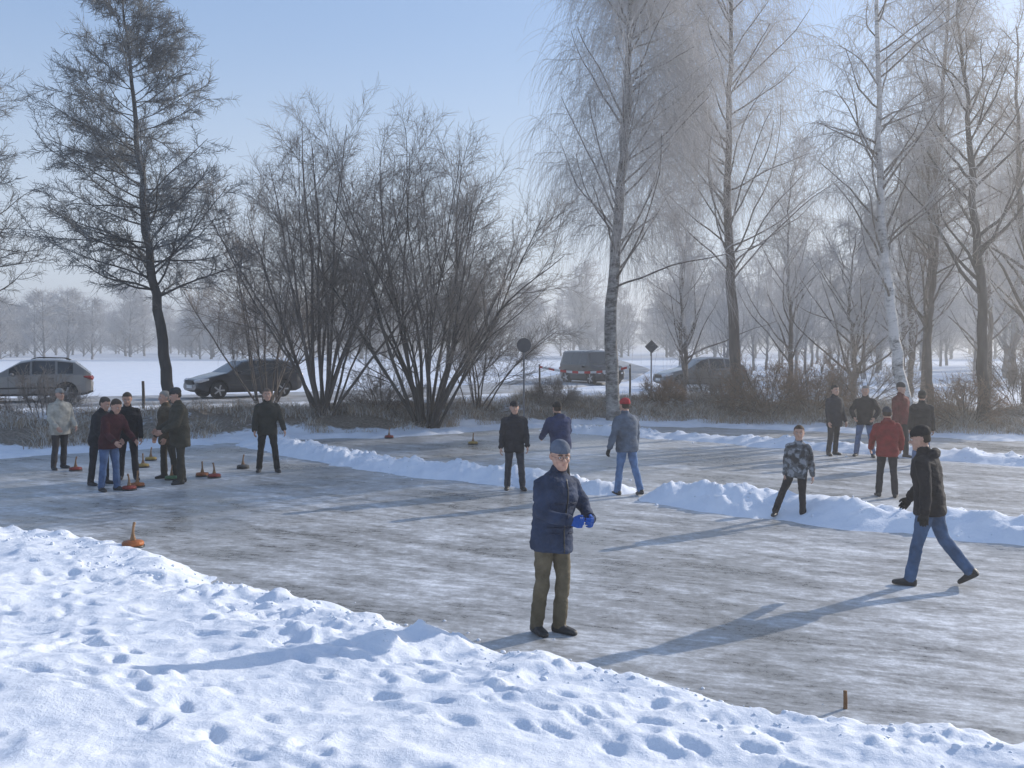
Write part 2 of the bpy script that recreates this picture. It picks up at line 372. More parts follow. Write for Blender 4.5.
def willow(name, cx, cy, nst, Hs, spread, mats, n1=9, n2=9, n3=8, tw=.004, bend=.0, r=.065, l3=.6, l1f=.36, power=1.0):
    z0 = gz(cx, cy)-.1
    a = np.arange(nst)*2.4+rng.uniform(0, .8, nst); tilt = .05+(spread)*np.linspace(0, 1, nst)**power
    st = np.stack([cx+.35*np.cos(a)*rng.random(nst), cy+.35*np.sin(a)*rng.random(nst), np.full(nst, z0)], 1)
    d = np.stack([np.cos(a)*np.sin(tilt), np.sin(a)*np.sin(tilt), np.cos(tilt)], 1)
    L = Hs*rng.uniform(.85, 1.05, nst)*(1-.22*tilt/max(spread, .1))
    l0, q0 = grow(st, d, L, r*rng.uniform(.5, 1.1, nst), ones(nst, .009), 14, .05, bend)
    p, d, pi, t, pr = spawn(l0, q0, n1, .22, .98, math.radians(32), .15)
    L1 = (1-.6*t)*Hs*l1f*rng.uniform(.6, 1.2, len(t))
    l1, q1 = grow(p, d, L1, np.minimum(pr*.5, .022), ones(len(t), .006), 7, .08, .02)
    p, d, pi, t, pr = spawn(l1, q1, n2, .15, 1, math.radians(36), .2)
    l2, q2 = grow(p, d, rng.uniform(.5, 1.2, len(t))*(L1[pi]/2.5)**.5, np.minimum(pr*.55, .009), ones(len(t), .004), 5, .11, .02)
    p, d, pi, t, pr = spawn(l2, q2, n3, .1, 1, math.radians(42), .3)
    l3_, q3 = grow(p, d, rng.uniform(.3, 1, len(t))*l3, ones(len(t), tw), ones(len(t), tw*.6), 3, .15, .02)
    return add_obj(name, combine([(l0, q0, 7, 0), (l1, q1, 4, 0), (l2, q2, 3, 1), (l3_, q3, 3, 1)], mats, name))
willow("bare_willow_tree", -5.9, 31, 20, 9.0, .54, [M_bark2, M_twW], n3=10)
willow("bare_willow_tree", -2.6, 30.6, 24, 9.4, .60, [M_bark, M_twW], n3=10)
willow("bare_willow_tree", -8.2, 33.5, 12, 6.8, .60, [M_bark2, M_twW], r=.045)
willow("bare_willow_tree", -1.2, 34, 9, 4.6, .70, [M_bark2, M_twW], r=.035)
M_rust = simple_mat("rusty_twig", (.26, .17, .11), .9, .35, 2)
for (x_, y_, n_, h_, m_) in ((8.6,33.6,26,2.0,M_rust),(10.0,33.2,22,1.7,M_rust),(11.8,33.6,20,2.2,M_twW),(7.2,37,14,1.4,M_twW),(16,31.5,22,2.2,M_twW),(-13.6,29,14,1.3,M_twW),(-4.2,32,16,1.6,M_twW),(1.4,35.5,14,.9,M_twW),(5.4,35.5,14,.8,M_rust),(13.6,30,20,1.4,M_rust),(7.6,34.5,16,1.2,M_twW),(-15.5,28,12,1.2,M_rust)):
    willow("bare_bush", x_, y_, n_, h_, 1.25, [M_bark2, m_], n1=6, n2=5, n3=5, r=.014, l3=.3, tw=.005, l1f=.45, power=.7)

def emp(name, loc=(0,0,0)):
    o = bpy.data.objects.new(name, None); col.objects.link(o); o.location = loc; return o
variants = []
for k in range(4):
    H = 12
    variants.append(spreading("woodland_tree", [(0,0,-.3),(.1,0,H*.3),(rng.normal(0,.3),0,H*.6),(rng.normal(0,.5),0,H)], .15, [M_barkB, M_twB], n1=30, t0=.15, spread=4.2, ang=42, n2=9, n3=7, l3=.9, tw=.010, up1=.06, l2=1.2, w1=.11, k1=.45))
wood = emp("misty_woodland")
k = 0
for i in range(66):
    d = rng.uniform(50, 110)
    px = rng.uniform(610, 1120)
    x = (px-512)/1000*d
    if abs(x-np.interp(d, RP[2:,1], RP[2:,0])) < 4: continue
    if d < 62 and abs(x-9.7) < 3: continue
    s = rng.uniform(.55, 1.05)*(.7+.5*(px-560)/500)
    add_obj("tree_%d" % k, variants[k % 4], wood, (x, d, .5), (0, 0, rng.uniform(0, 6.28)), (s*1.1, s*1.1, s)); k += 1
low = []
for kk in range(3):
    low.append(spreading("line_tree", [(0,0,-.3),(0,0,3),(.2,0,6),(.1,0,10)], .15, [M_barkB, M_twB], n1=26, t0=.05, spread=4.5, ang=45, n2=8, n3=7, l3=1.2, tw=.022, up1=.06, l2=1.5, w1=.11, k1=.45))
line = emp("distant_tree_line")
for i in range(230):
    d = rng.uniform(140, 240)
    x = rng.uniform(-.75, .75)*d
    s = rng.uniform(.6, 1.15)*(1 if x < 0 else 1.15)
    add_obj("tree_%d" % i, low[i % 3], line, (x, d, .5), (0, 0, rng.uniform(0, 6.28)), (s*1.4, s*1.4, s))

# ------------------------------------------------------------------ dry grass on the bank
N = 130000
xx = rng.uniform(-22, 24, N); ttv = rng.gamma(2.2, 1.0, N)+.5
yy = np.interp(xx, SX, SY)+ttv
keep = (fbm(xx*.8, yy*.8, 3, 4) > .46+.12*(rng.random(N)-.5))
xx, yy = xx[keep], yy[keep]; N = len(xx)
zz = height(xx, yy)-.03
hh = rng.uniform(.08, .38, N)*(.2+1.7*fbm(xx*.7, yy*.7, 3, 8)**1.5)
a = rng.uniform(0, 6.28, N); dx = np.stack([np.cos(a), np.sin(a), np.zeros(N)], 1)
ln = rng.normal(0, .55, (N, 2))
base = np.stack([xx, yy, zz], 1)
midp = base+np.stack([ln[:,0]*hh*.3, ln[:,1]*hh*.3, hh*.6], 1)
top = base+np.stack([ln[:,0]*hh*1.3, ln[:,1]*hh*1.3, hh*.95], 1)
w = .006
Vg = np.stack([base-dx*w, base+dx*w, midp+dx*w*.9, midp-dx*w*.9, top+dx*w*.3, top-dx*w*.3], 1).reshape(-1, 3)
bi = np.arange(N)[:, None]*6
Fg = np.concatenate([bi+[0,1,2,3], bi+[3,2,4,5]])
M_grass = simple_mat("dead_grass", (.36, .27, .18), .9, .5, 3)
M_grassF = simple_mat("frosted_grass", (.66, .64, .61), .9, .2, 3)
mi = (rng.random(N) < .40).astype(int)
add_obj("dry_grass", mesh_quads("dry_grass", Vg, Fg, [M_grass, M_grassF], np.concatenate([mi, mi]), smooth=False))

# ------------------------------------------------------------------ generic solid builder
class Solid:
    def __init__(s): s.v = []; s.f = []; s.l = []
    def loft(s, secs, label, n=20, p=2.0):
        o = len(s.v)
        for c, u, v, ru, rv in secs:
            for k in range(n):
                a = 2*math.pi*k/n; ca, sa = math.cos(a), math.sin(a)
                x = math.copysign(abs(ca)**(2/p), ca); y = math.copysign(abs(sa)**(2/p), sa)
                s.v.append(c+u*(x*ru)+v*(y*rv))
        for i in range(len(secs)-1):
            for k in range(n):
                s.f.append((o+i*n+k, o+i*n+(k+1)%n, o+(i+1)*n+(k+1)%n, o+(i+1)*n+k)); s.l.append(label)
        c0 = len(s.v); s.v.append(secs[0][0].copy()); c1 = len(s.v); s.v.append(secs[-1][0].copy())
        e = o+(len(secs)-1)*n
        for k in range(n):
            s.f.append((c0, o+(k+1)%n, o+k)); s.l.append(label)
            s.f.append((c1, e+k, e+(k+1)%n)); s.l.append(label)
    def tube(s, pts, rads, label, n=14, cap=True, flat=1.0, ref=None):
        pts = [Vector(p) for p in pts]; P, R = [], []
        for i, p in enumerate(pts):
            if 0 < i < len(pts)-1:
                a = p+(pts[i-1]-p)*.22; b_ = p+(pts[i+1]-p)*.22
                P += [a, p*.5+(a+b_)*.25, b_]; R += [rads[i]*.78+rads[i-1]*.22, rads[i], rads[i]*.78+rads[i+1]*.22]
            else: P.append(p); R.append(rads[i])
        if cap:
            d0 = (P[0]-P[1]).normalized(); d1 = (P[-1]-P[-2]).normalized()
            P = [P[0]+d0*R[0]*.85, P[0]+d0*R[0]*.55]+P+[P[-1]+d1*R[-1]*.55, P[-1]+d1*R[-1]*.85]
            R = [R[0]*.45, R[0]*.82]+R+[R[-1]*.82, R[-1]*.45]
        ref = Vector(ref) if ref else Vector((.13, 1, .21))
        secs = []
        for i in range(len(P)):
            t = (P[min(i+1, len(P)-1)]-P[max(i-1, 0)]).normalized()
            u = t.cross(ref).normalized(); v = u.cross(t).normalized()
            secs.append((P[i], u, v, R[i], R[i]*flat))
        s.loft(secs, label, n)
    def ball(s, c, r, label, n=12):
        c = Vector(c); r = Vector(r) if hasattr(r, '__len__') else Vector((r, r, r))
        secs = []
        for i in range(n+1):
            a = math.pi*(i+.15)/(n+.3); secs.append((c+Vector((0, 0, -math.cos(a)*r.z)), Vector((1,0,0)), Vector((0,1,0)), math.sin(a)*r.x, math.sin(a)*r.y))
        s.loft(secs, label, n+2)
    def box(s, c, u, v, w, label):
        c = Vector(c); u = Vector(u); v = Vector(v); w = Vector(w); o = len(s.v)
        for a in (-1, 1):
            for b_ in (-1, 1):
                for d in (-1, 1): s.v.append(c+u*a+v*b_+w*d)
        for q in ((0,1,3,2),(4,6,7,5),(0,4,5,1),(2,3,7,6),(0,2,6,4),(1,5,7,3)):
            s.f.append(tuple(o+i for i in q)); s.l.append(label)
    def mesh(s, name, mats, smooth=True):
        me = bpy.data.meshes.new(name); me.from_pydata([tuple(v) for v in s.v], [], s.f)
        for m in mats: me.materials.append(m)
        me.polygons.foreach_set("material_index", s.l); me.polygons.foreach_set("use_smooth", [smooth]*len(s.f)); me.update(); return me

def remesh(sol, voxel, smooth_it=2):
    me = bpy.data.meshes.new("tmp"); me.from_pydata([tuple(v) for v in sol.v], [], sol.f); me.update()
    o = bpy.data.objects.new("tmp", me); col.objects.link(o)
    md = o.modifiers.new("r", 'REMESH'); md.mode = 'VOXEL'; md.voxel_size = voxel
    if smooth_it:
        sm = o.modifiers.new("s", 'SMOOTH'); sm.factor = .5; sm.iterations = smooth_it
    dg = bpy.context.evaluated_depsgraph_get(); ev = o.evaluated_get(dg); m2 = bpy.data.meshes.new_from_object(ev)
    n = len(m2.vertices); co = np.empty(n*3, np.float32); m2.vertices.foreach_get("co", co); co = co.reshape(-1, 3)
    no = np.empty(n*3, np.float32); m2.vertices.foreach_get("normal", no); no = no.reshape(-1, 3)
    faces = [tuple(p.vertices) for p in m2.polygons]
    tree = BVHTree.FromPolygons([tuple(v) for v in sol.v], sol.f)
    lab = []
    for f in faces:
        c = co[list(f)].mean(0); r = tree.find_nearest(Vector(c.tolist())); lab.append(sol.l[r[2]] if r[2] is not None else 0)
    bpy.data.objects.remove(o); bpy.data.meshes.remove(me); bpy.data.meshes.remove(m2)
    return co, no, faces, lab

def make_hand(curl, fat=1.0):
    s = Solid(); X_, Y_, Z_ = Vector((1,0,0)), Vector((0,1,0)), Vector((0,0,1))
    s.loft([(Vector((0,0,.03)), X_, Y_, .020, .026), (Vector((0,0,0)), X_, Y_, .021*fat, .027*fat), (Vector((0,0,-.035)), X_, Y_, .019*fat, .037*fat),
            (Vector((0,0,-.07)), X_, Y_, .017*fat, .042*fat), (Vector((0,0,-.092)), X_, Y_, .012*fat, .038*fat)], 0, 16, 2.4)
    for off, L, r in ((-.031, .074, .0092), (-.0105, .082, .0095), (.0105, .076, .0092), (.031, .060, .0082)):
        p = Vector((0, off*fat, -.082)); pts = [p+Vector((0,0,.02)), p]; ang = 0
        for f_, c in ((.42, curl*.8), (.32, curl), (.26, curl*.7)):
            ang += c; p = p+Vector((-math.sin(ang), off*.12, -math.cos(ang)))*L*f_; pts.append(p)
        s.tube(pts, [r*fat, r*fat*1.05, r*fat, r*fat*.95, r*fat*.82], 0, 10, ref=(0, 1, .05))
    s.tube([(-.002, -.012, -.02), (-.010, -.036*fat, -.045), (-.020, -.050*fat, -.068), (-.030, -.052*fat, -.092)], [.016*fat, .0135*fat, .0115*fat, .0095*fat], 0, 10, ref=(1, .1, .1))
    co, no, fa, lb = remesh(s, .0042, 1)
    return co, fa
HANDS = {"relax": make_hand(math.radians(22)), "glove": make_hand(math.radians(26), 1.18), "grip": make_hand(math.radians(46), 1.15)}

SKIN = simple_mat("skin", (.50, .29, .21), .55, .12, 30); LIP = simple_mat("lips", (.36, .16, .13), .5, .1)
EYE = simple_mat("eye_white", (.6, .6, .58), .3, .05); DARK = simple_mat("black_detail", (.02, .02, .02), .4, .1)
SHOE = simple_mat("black_leather", (.02, .02, .022), .55, .4, 20, .2)
_mc = {}
def cloth(c, nm="cloth", rough=.85):
    k_ = (c, nm)
    if k_ not in _mc: _mc[k_] = simple_mat(nm, c, rough, .28, 9, .5, 45, spec=.25)
    return _mc[k_]
def camo():
    m, nt, b = mat_new("grey_camouflage_fabric")
    tc = nt.nodes.new("ShaderNodeTexCoord"); n = nt.nodes.new("ShaderNodeTexNoise"); n.inputs["Scale"].default_value = 13; n.inputs["Detail"].default_value = 2
    nt.links.new(tc.outputs["Object"], n.inputs["Vector"]); r = nt.nodes.new("ShaderNodeValToRGB"); r.color_ramp.interpolation = 'CONSTANT'
    r.color_ramp.elements[0].color = (.03, .03, .035, 1); r.color_ramp.elements[1].position = .46; r.color_ramp.elements[1].color = (.10, .11, .12, 1)
    e = r.color_ramp.elements.new(.57); e.color = (.26, .27, .29, 1)
    nt.links.new(n.outputs["Fac"], r.inputs[0]); nt.links.new(r.outputs[0], b.inputs["Base Color"]); b.inputs["Roughness"].default_value = .85
    return m
CAMO = camo()

def vn3(p, f):
    return (vnoise(p[:,0]*f+p[:,2]*f*.31, p[:,1]*f+p[:,2]*f*.87, 2)+vnoise(p[:,2]*f+3, p[:,0]*f*.8-p[:,1]*f*.6, 5)-1)

def person(name, x, y, H, yaw, legs, arms, jacket, trousers, hat=None, hair=(.05,.035,.025), lean=0, side=0, head=(0, 0), hands="relax",
           glove=None, hem=.80, bulk=1.0, voxel=.013, hood=False, accent=None, glasses=False, detail=False, headscale=1.05, belly=0, shoes=None, z=0):
    R = math.radians; S = Solid(); EX, EY, EZ = Vector((1,0,0)), Vector((0,1,0)), Vector((0,0,1))
    P = Vector((0, 0, .93)); ln, sd = R(lean), R(side)
    U = Vector((math.sin(sd), -math.sin(ln), math.cos(ln))).normalized(); FW = Vector((0, -math.cos(ln), -math.sin(ln)))
    BK = -FW; XR = Vector((math.cos(sd), 0, -math.sin(sd)))
    def sp(h, fwd=0):
        return P+(U if h > .93 else EZ)*(h-.93)+FW*fwd
    bk = 1+(bulk-1)*.62
    prof = [(hem, .172*bk, .138*bk, 0), (hem+.03, .182*bk, .146*bk, 0), (.93, .182*bk, .14*bk+belly*.4, belly*.4), (1.03, .172*bk, .132*bk+belly, belly*.7), (1.14, .178*bk, .135*bk+belly*.6, belly*.5), (1.26, .194*bk, .136*bk, .005),
            (1.34, .196*bk, .128*bk, 0), (1.395, .172*bk, .112*bk, 0), (1.435, .128*bk, .095*bk, -.004), (1.475, .088, .080, 0)]
    S.loft([(sp(h, f), XR, BK if h > .93 else EY, a, b_) for h, a, b_, f in prof], 2, 28, 2.3)
    S.loft([(sp(1.45), XR, BK, .09, .085), (sp(1.49), XR, BK, .078, .076), (sp(1.53, .012), XR, BK, .072, .074), (sp(1.54, .014), XR, BK, .06, .06)], 9, 20)
    if hood:
        c = sp(1.45, -.085); S.tube([c+XR*-.10, c+XR*-.05+EZ*.01-EY*-.02, c+XR*.05+EZ*.01-EY*-.02, c+XR*.10], [.035, .05, .05, .035], 2)
    for sg, (sw, si, kn, toe) in zip((1, -1), legs):
        hip = P+EX*(.088*sg)
        def dr(a, s_): return Vector((sg*math.sin(s_), -math.sin(a)*math.cos(s_), -math.cos(a)*math.cos(s_)))
        d1 = dr(R(sw), R(si)); d2 = dr(R(sw-kn), R(si)*.9)
        k_ = hip+d1*.425; an = k_+d2*.415
        S.tube([hip+EZ*.03, hip+d1*.2, k_, k_+d2*.2, an+d2*.0], [.098, .087, .066, .066, .064], 3, 18)
        tr = R(toe); ty = R(14*sg)
        fd = Vector((math.sin(ty)*math.cos(tr), -math.cos(ty)*math.cos(tr), -math.sin(tr))); up = Vector((0, -math.sin(tr), math.cos(tr))); up = (up-fd*up.dot(fd)).normalized(); sx = fd.cross(up)
        b0 = an-up*.05
        secs = []
        for q, wd, hh_, zc in ((-.075, .022, .025, 0), (-.065, .036, .042, .002), (-.03, .042, .05, .006), (.03, .043, .046, .002), (.08, .048, .036, -.008), (.13, .047, .030, -.014), (.165, .036, .025, -.018), (.182, .02, .015, -.022)):
            secs.append((b0+fd*q+up*zc, sx, up, wd, hh_))
        S.loft(secs, 4, 16, 2.8)
        S.tube([an+d2*-.03, b0+up*.0], [.052, .045], 4, 12)
    W = []
    for sg, (sw, ou, el, inw) in zip((1, -1), arms):
        sh = sp(1.38)+XR*(.165*sg*bk)
        a = R(sw); o_ = R(ou)
        d1 = Vector((sg*math.sin(o_), -math.sin(a)*math.cos(o_), -math.cos(a)*math.cos(o_)))
        a2 = R(sw+el); i_ = R(ou-inw)
        d2 = Vector((sg*math.sin(i_), -math.sin(a2)*math.cos(i_), -math.cos(a2)*math.cos(i_)))
        e_ = sh+d1*.285; w_ = e_+d2*.245
        S.tube([sh-XR*(.07*sg)+U*.012, sh-U*.006, sh+d1*.13, e_, e_+d2*.12, w_], [.058*bk, .068*bk, .063*bk, .056*bk, .053*bk, .046*bk], 2, 18)
        W.append((sg, w_, d2))
    nb = sp(1.47); hy, hp = R(head[0]), R(head[1]+lean*.35)
    RM = Matrix.Rotation(hy, 3, 'Z') @ Matrix.Rotation(hp, 3, 'X')
    O = sp(1.506, .014); hs = headscale
    def hpnt(px, py, pz): return O+RM @ Vector((px*hs, py*hs, pz*hs))
    hx, hy_, hz = RM @ EX, RM @ EY, RM @ EZ
    S.tube([nb, hpnt(0, .012, .06)], [.058, .054], 0)
    H2 = Solid(); HS = H2 if detail else S
    for_head = [(.0, .028, .030, -.058), (.012, .043, .047, -.045), (.035, .056, .066, -.027), (.06, .065, .080, -.012), (.09, .072, .088, -.003), (.12, .076, .094, .001), (.15, .078, .097, .004), (.18, .074, .094, .006), (.205, .062, .082, .007), (.225, .041, .056, .007), (.235, .015, .02, .007)]
    HS.loft([(hpnt(0, cy, zz_), hx, hy_, a*hs, b_*hs) for zz_, a, b_, cy in for_head], 0, 26, 2.1)
    HS.tube([hpnt(0, -.086, .130), hpnt(0, -.104, .105), hpnt(0, -.116, .088)], [.008*hs, .011*hs, .0135*hs], 0, 10, ref=hx)
    HS.tube([hpnt(-.016, -.094, .083), hpnt(.016, -.094, .083)], [.009*hs, .009*hs], 0, 8)
    HS.tube([hpnt(-.045, -.076, .137), hpnt(0, -.088, .139), hpnt(.045, -.076, .137)], [.010, .011, .010], 0, 8)
    HS.tube([hpnt(-.022, -.082, .052), hpnt(0, -.089, .054), hpnt(.022, -.082, .052)], [.0055, .0075, .0055], 6, 8)
    HS.ball(hpnt(0, -.082, .018), (.02, .016, .014), 0, 8)
    for sg in (1, -1):
        HS.ball(hpnt(.041*sg, -.058, .085), .027, 0, 8)
        HS.tube([hpnt(.077*sg, .004, .088), hpnt(.082*sg, .012, .105), hpnt(.081*sg, .012, .125)], [.010, .014, .013], 0, 8)
    if hat:
        kind, hc = hat
        if kind.startswith("beanie"):
            HS.loft([(hpnt(0, cy, zz_), hx, hy_, a*hs, b_*hs) for zz_, a, b_, cy in ((.150, .083, .102, .006), (.154, .087, .106, .006), (.182, .087, .106, .007), (.188, .083, .103, .007), (.210, .078, .096, .010), (.234, .060, .074, .013), (.250, .037, .046, .015), (.257, .012, .016, .016))], 1, 24)
        elif kind == "cap":
            HS.loft([(hpnt(0, cy, zz_), hx, hy_, a*hs, b_*hs) for zz_, a, b_, cy in ((.145, .082, .102, .006), (.175, .083, .103, .007), (.205, .074, .092, .010), (.232, .050, .066, .012), (.243, .02, .03, .012))], 1, 24)
            HS.loft([(hpnt(0, -.095, .158), hx, hz, .06, .006), (hpnt(0, -.13, .153), hx, hz, .052, .006), (hpnt(0, -.155, .146), hx, hz, .03, .005)], 1, 16)
        HS.loft([(hpnt(0, .028, .07), hx, hy_, .060*hs, .066*hs), (hpnt(0, .022, .10), hx, hy_, .077*hs, .080*hs), (hpnt(0, .018, .145), hx, hy_, .080*hs, .085*hs)], 10, 20)
    else:
        HS.loft([(hpnt(0, cy, zz_), hx, hy_, a*hs, b_*hs) for zz_, a, b_, cy in ((.06, .057, .055, .045), (.09, .077, .072, .034), (.13, .084, .082, .026), (.165, .086, .092, .018), (.195, .080, .098, .010), (.22, .062, .08, .010), (.24, .035, .05, .010), (.246, .012, .02, .01))], 10, 24)
    co, no, faces, lab = remesh(S, voxel, 2)
    if detail:
        c2, n2, f2, l2 = remesh(H2, .004, 2); o = len(co); co = np.concatenate([co, c2]); no = np.concatenate([no, n2]); faces = list(faces)+[tuple(i+o for i in f) for f in f2]; lab = list(lab)+list(l2)
    lab = np.array(lab)
    wgt = np.zeros(len(co))
    for f, l in zip(faces, lab):
        if l in (2, 3):
            for i in f: wgt[i] = 1 if l == 2 else .6
    amp = .014 if detail else .012
    seed = np.array([x*1.7, y*2.3, 0])
    fold = vn3((co+seed)*np.array([1, 1, 1.7]), 8)*1.0+vn3((co+seed)*np.array([1, 1, 2.0]), 19)*.6
    co = co+no*(wgt*amp*fold)[:, None]
    Vv = [tuple(map(float, c)) for c in co]; Ff = list(faces); Ll = [int(v) for v in lab]
    E = Solid()
    for sg in (1, -1):
        E.ball(hpnt(.030*sg, -.0835, .1175), (.0125*hs, .0125*hs, .0085*hs), 7, 8)
        E.ball(hpnt(.030*sg, -.0925, .1175), .0060*hs, 8, 6)
        E.tube([hpnt(.014*sg, -.0975, .137), hpnt(.032*sg, -.0955, .142), hpnt(.050*sg, -.083, .137)], [.004, .0045, .003], 10, 6)
    if glasses:
        for sg in (1, -1):
            c = hpnt(.031*sg, -.107, .116); pts = [c+hx*(math.cos(a)*.024)+hz*(math.sin(a)*.017) for a in np.linspace(0, 2*math.pi, 15)]
            for p0, p1 in zip(pts[:-1], pts[1:]): E.tube([p0, p1], [.0018, .0018], 8, 6)
            E.tube([hpnt(.055*sg, -.105, .118), hpnt(.080*sg, -.05, .12), hpnt(.083*sg, .005, .12)], [.0018]*3, 8, 6)
        E.tube([hpnt(-.008, -.108, .118), hpnt(.008, -.108, .118)], [.0018]*2, 8, 6)
    if detail:
        def surf(h, ax=0.):
            hs_ = [q[0] for q in prof]; a_ = np.interp(h, hs_, [q[1] for q in prof]); b__ = np.interp(h, hs_, [q[2] for q in prof]); f_ = np.interp(h, hs_, [q[3] for q in prof])
            xx_ = ax/a_; yy_ = b__*(1-abs(xx_)**2.3)**(1/2.3)
            return sp(h, f_+yy_+.003)+XR*ax
        E.tube([surf(h) for h in np.linspace(hem+.02, 1.43, 12)], [.0065]*12, 8, 8)
        E.tube([surf(1.0, ax) for ax in np.linspace(-.16, .16, 12)], [.007]*12, 9, 8)
        for sg in (1, -1):
            pts = [surf(1.22, sg*ax) for ax in (.05, .09, .13)]; E.tube(pts, [.008]*3, 9, 8)
            pts = [surf(.95, sg*ax) for ax in (.06, .10, .145)]; E.tube(pts, [.009]*3, 9, 8)
    hv, hf = HANDS[hands]
    for sg, w_, d2 in W:
        D = -d2
        T0 = EY*-1*max(0.15, -d2.z)+EZ*max(0, -d2.y)
        T = (T0-d2*T0.dot(d2)).normalized()
        Ya = -T; Xa = Ya.cross(D).normalized()
        M = Matrix((Xa, Ya, D)).transposed()
        pts = hv*np.array([sg, 1, 1]); Mn = np.array(M)
        pts = pts @ Mn.T+np.array(w_+d2*.015)
        o = len(Vv); Vv += [tuple(map(float, p)) for p in pts]
        Ff += [tuple(o+i for i in (f if sg > 0 else f[::-1])) for f in hf]; Ll += [5 if glove else 0]*len(hf)
        E.tube([w_+D*.02, w_+d2*.004], [.048*bk]*2, 9, 14, cap=False)
    o = len(Vv); Vv += [tuple(v) for v in E.v]; Ff += [tuple(o+i for i in f) for f in E.f]; Ll += E.l
    A_ = np.array(Vv); A_[:, 2] -= A_[:, 2].min()+.004
    A_ *= H/1.76
    me = bpy.data.meshes.new(name); me.from_pydata(A_.tolist(), [], Ff)
    J = jacket if not isinstance(jacket, tuple) else cloth(jacket, "jacket_cloth")
    mats = [SKIN, cloth(hat[1], "knit_hat") if hat else SKIN, J, cloth(trousers, "trouser_cloth"), SHOE if not shoes else cloth(shoes, "shoe"), cloth(glove, "glove_fabric") if glove else SKIN, LIP, EYE, DARK,
            cloth(accent, "collar_cloth") if accent else J, cloth(hair, "hair")]
    for m_ in mats: me.materials.append(m_)
    me.polygons.foreach_set("material_index", Ll); me.polygons.foreach_set("use_smooth", [True]*len(Ff)); me.update()
    return add_obj(name, me, loc=(x, y, z), rot=(0, 0, R(yaw)))

ST = ((4, 4, 3, 0), (-3, 4, 2, 0)); HANG = ((6, 9, 14, 4), (4, 9, 16, 4))
ST2 = ((10, 5, 14, 0), (-4, 3, 3, 0)); ST3 = ((-6, 3, 4, 0), (5, 6, 8, 0))
BLK = (.014, .014, .018); JEAN = (.08, .13, .24); DKT = (.025, .025, .03)
person("man_in_navy_jacket", .36, 9.1, 1.79, 42, ((10, -1, 16, 0), (-3, 0, 8, 0)), ((20, 18, 60, 54), (12, 12, 66, 46)), (.030, .045, .085), (.12, .10, .065), hat=("beanie", (.11, .13, .17)),
       head=(-24, 4), hands="grip", glove=(.02, .09, .36), bulk=1.22, voxel=.0085, detail=True, glasses=True, accent=(.02, .03, .06), hem=.76, lean=4, side=5)
person("walking_man_in_black_jacket", 4.60, 10.95, 1.78, -122, ((13, 3, 3, -4), (-17, 3, 22, 32)), ((-14, 20, 14, 0), (16, 18, 18, 4)), BLK, (.06, .11, .20), hat=("beanie", (.012, .012, .014)), lean=7, bulk=1.25, voxel=.01, hood=True, hem=.80, head=(10, 8), glove=(.015,.015,.015), hands="glove")
person("boy_in_camouflage_jacket", 4.32, 15.1, 1.42, -18, ((2, 2, 2, 0), (0, 22, 2, 0)), ((-8, 12, 18, 6), (-8, 10, 18, 6)), CAMO, (.02, .02, .025), hair=(.08, .05, .03), headscale=1.16, bulk=1.1, side=3)
person("person_in_red_jacket", 6.55, 17.4, 1.58, 165, ((4, 4, 4, 0), (-5, 4, 4, 0)), ((8, 16, 36, 14), (8, 16, 36, 14)), (.20, .022, .022), DKT, hat=("beanie", (.05, .05, .06)), lean=10, bulk=1.25, hood=True)
person("man_in_dark_coat", 7.75, 24.0, 1.70, 20, ST3, HANG, (.02, .024, .035), DKT, hair=(.03, .025, .02), hem=.72, bulk=1.15)
person("man_in_black_jacket", 8.38, 23.7, 1.70, -25, ((4, 8, 3, 0), (-3, 8, 2, 0)), ((-6, 30, 55, 50), (-6, 30, 55, 50)), BLK, JEAN, hair=(.2, .18, .16), bulk=1.15)
person("person_in_red_jacket", 9.1, 23.4, 1.78, 30, ST2, HANG, (.13, .022, .022), DKT, hat=("beanie", (.03, .03, .035)), bulk=1.15)
person("man_in_black_jacket", 8.95, 21.8, 1.66, 160, ST, HANG, BLK, JEAN, hat=("beanie", (.02, .02, .02)), bulk=1.2)
person("man_in_dark_jacket", .04, 18.2, 1.64, 8, ST2, ((10, 8, 20, 6), (2, 10, 12, 2)), (.018, .02, .028), (.035, .04, .055), hat=("cap", (.02, .02, .025)), bulk=1.2, hem=.76)
person("man_in_dark_blue_hooded_coat", .90, 18.4, 1.62, -155, ST3, ((20, 16, 46, 30), (20, 16, 46, 30)), (.02, .035, .10), DKT, hat=("beanie", (.01, .01, .012)), bulk=1.35, accent=(.01, .01, .014), hood=True, lean=14)
person("man_in_red_cap", 2.03, 17.6, 1.72, -148, ((8, 4, 4, 0), (-10, 4, 10, 8)), ((-8, 20, 16, 2), (10, 20, 20, 2)), (.10, .125, .165), (.11, .19, .34), hat=("beanie", (.42, .03, .04)), bulk=1.3, lean=5, glove=(.02, .02, .02), hands="glove")
person("man_in_olive_jacket", -5.1, 20.8, 1.76, 18, ((8, 7, 8, 0), (-4, 6, 4, 0)), ((8, 18, 24, 6), (2, 14, 34, 10)), (.035, .035, .028), (.02, .02, .02), hair=(.12, .09, .07), bulk=1.2)
person("man_in_beige_jacket", -9.65, 21.3, 1.74, 55, ST3, ((8, 12, 40, 20), (8, 12, 40, 20)), (.42, .39, .33), (.045, .04, .04), hat=("cap", (.25, .24, .22)), bulk=1.25, hem=.76)
person("man_in_red_and_black_jacket", -7.32, 18.1, 1.72, 60, ((6, 3, 6, 0), (-2, 3, 4, 0)), ((24, 10, 30, 12), (24, 10, 30, 12)), (.055, .013, .018), JEAN, hair=(.06, .045, .035), lean=16, bulk=1.15, head=(0, 18), accent=(.02, .02, .02))
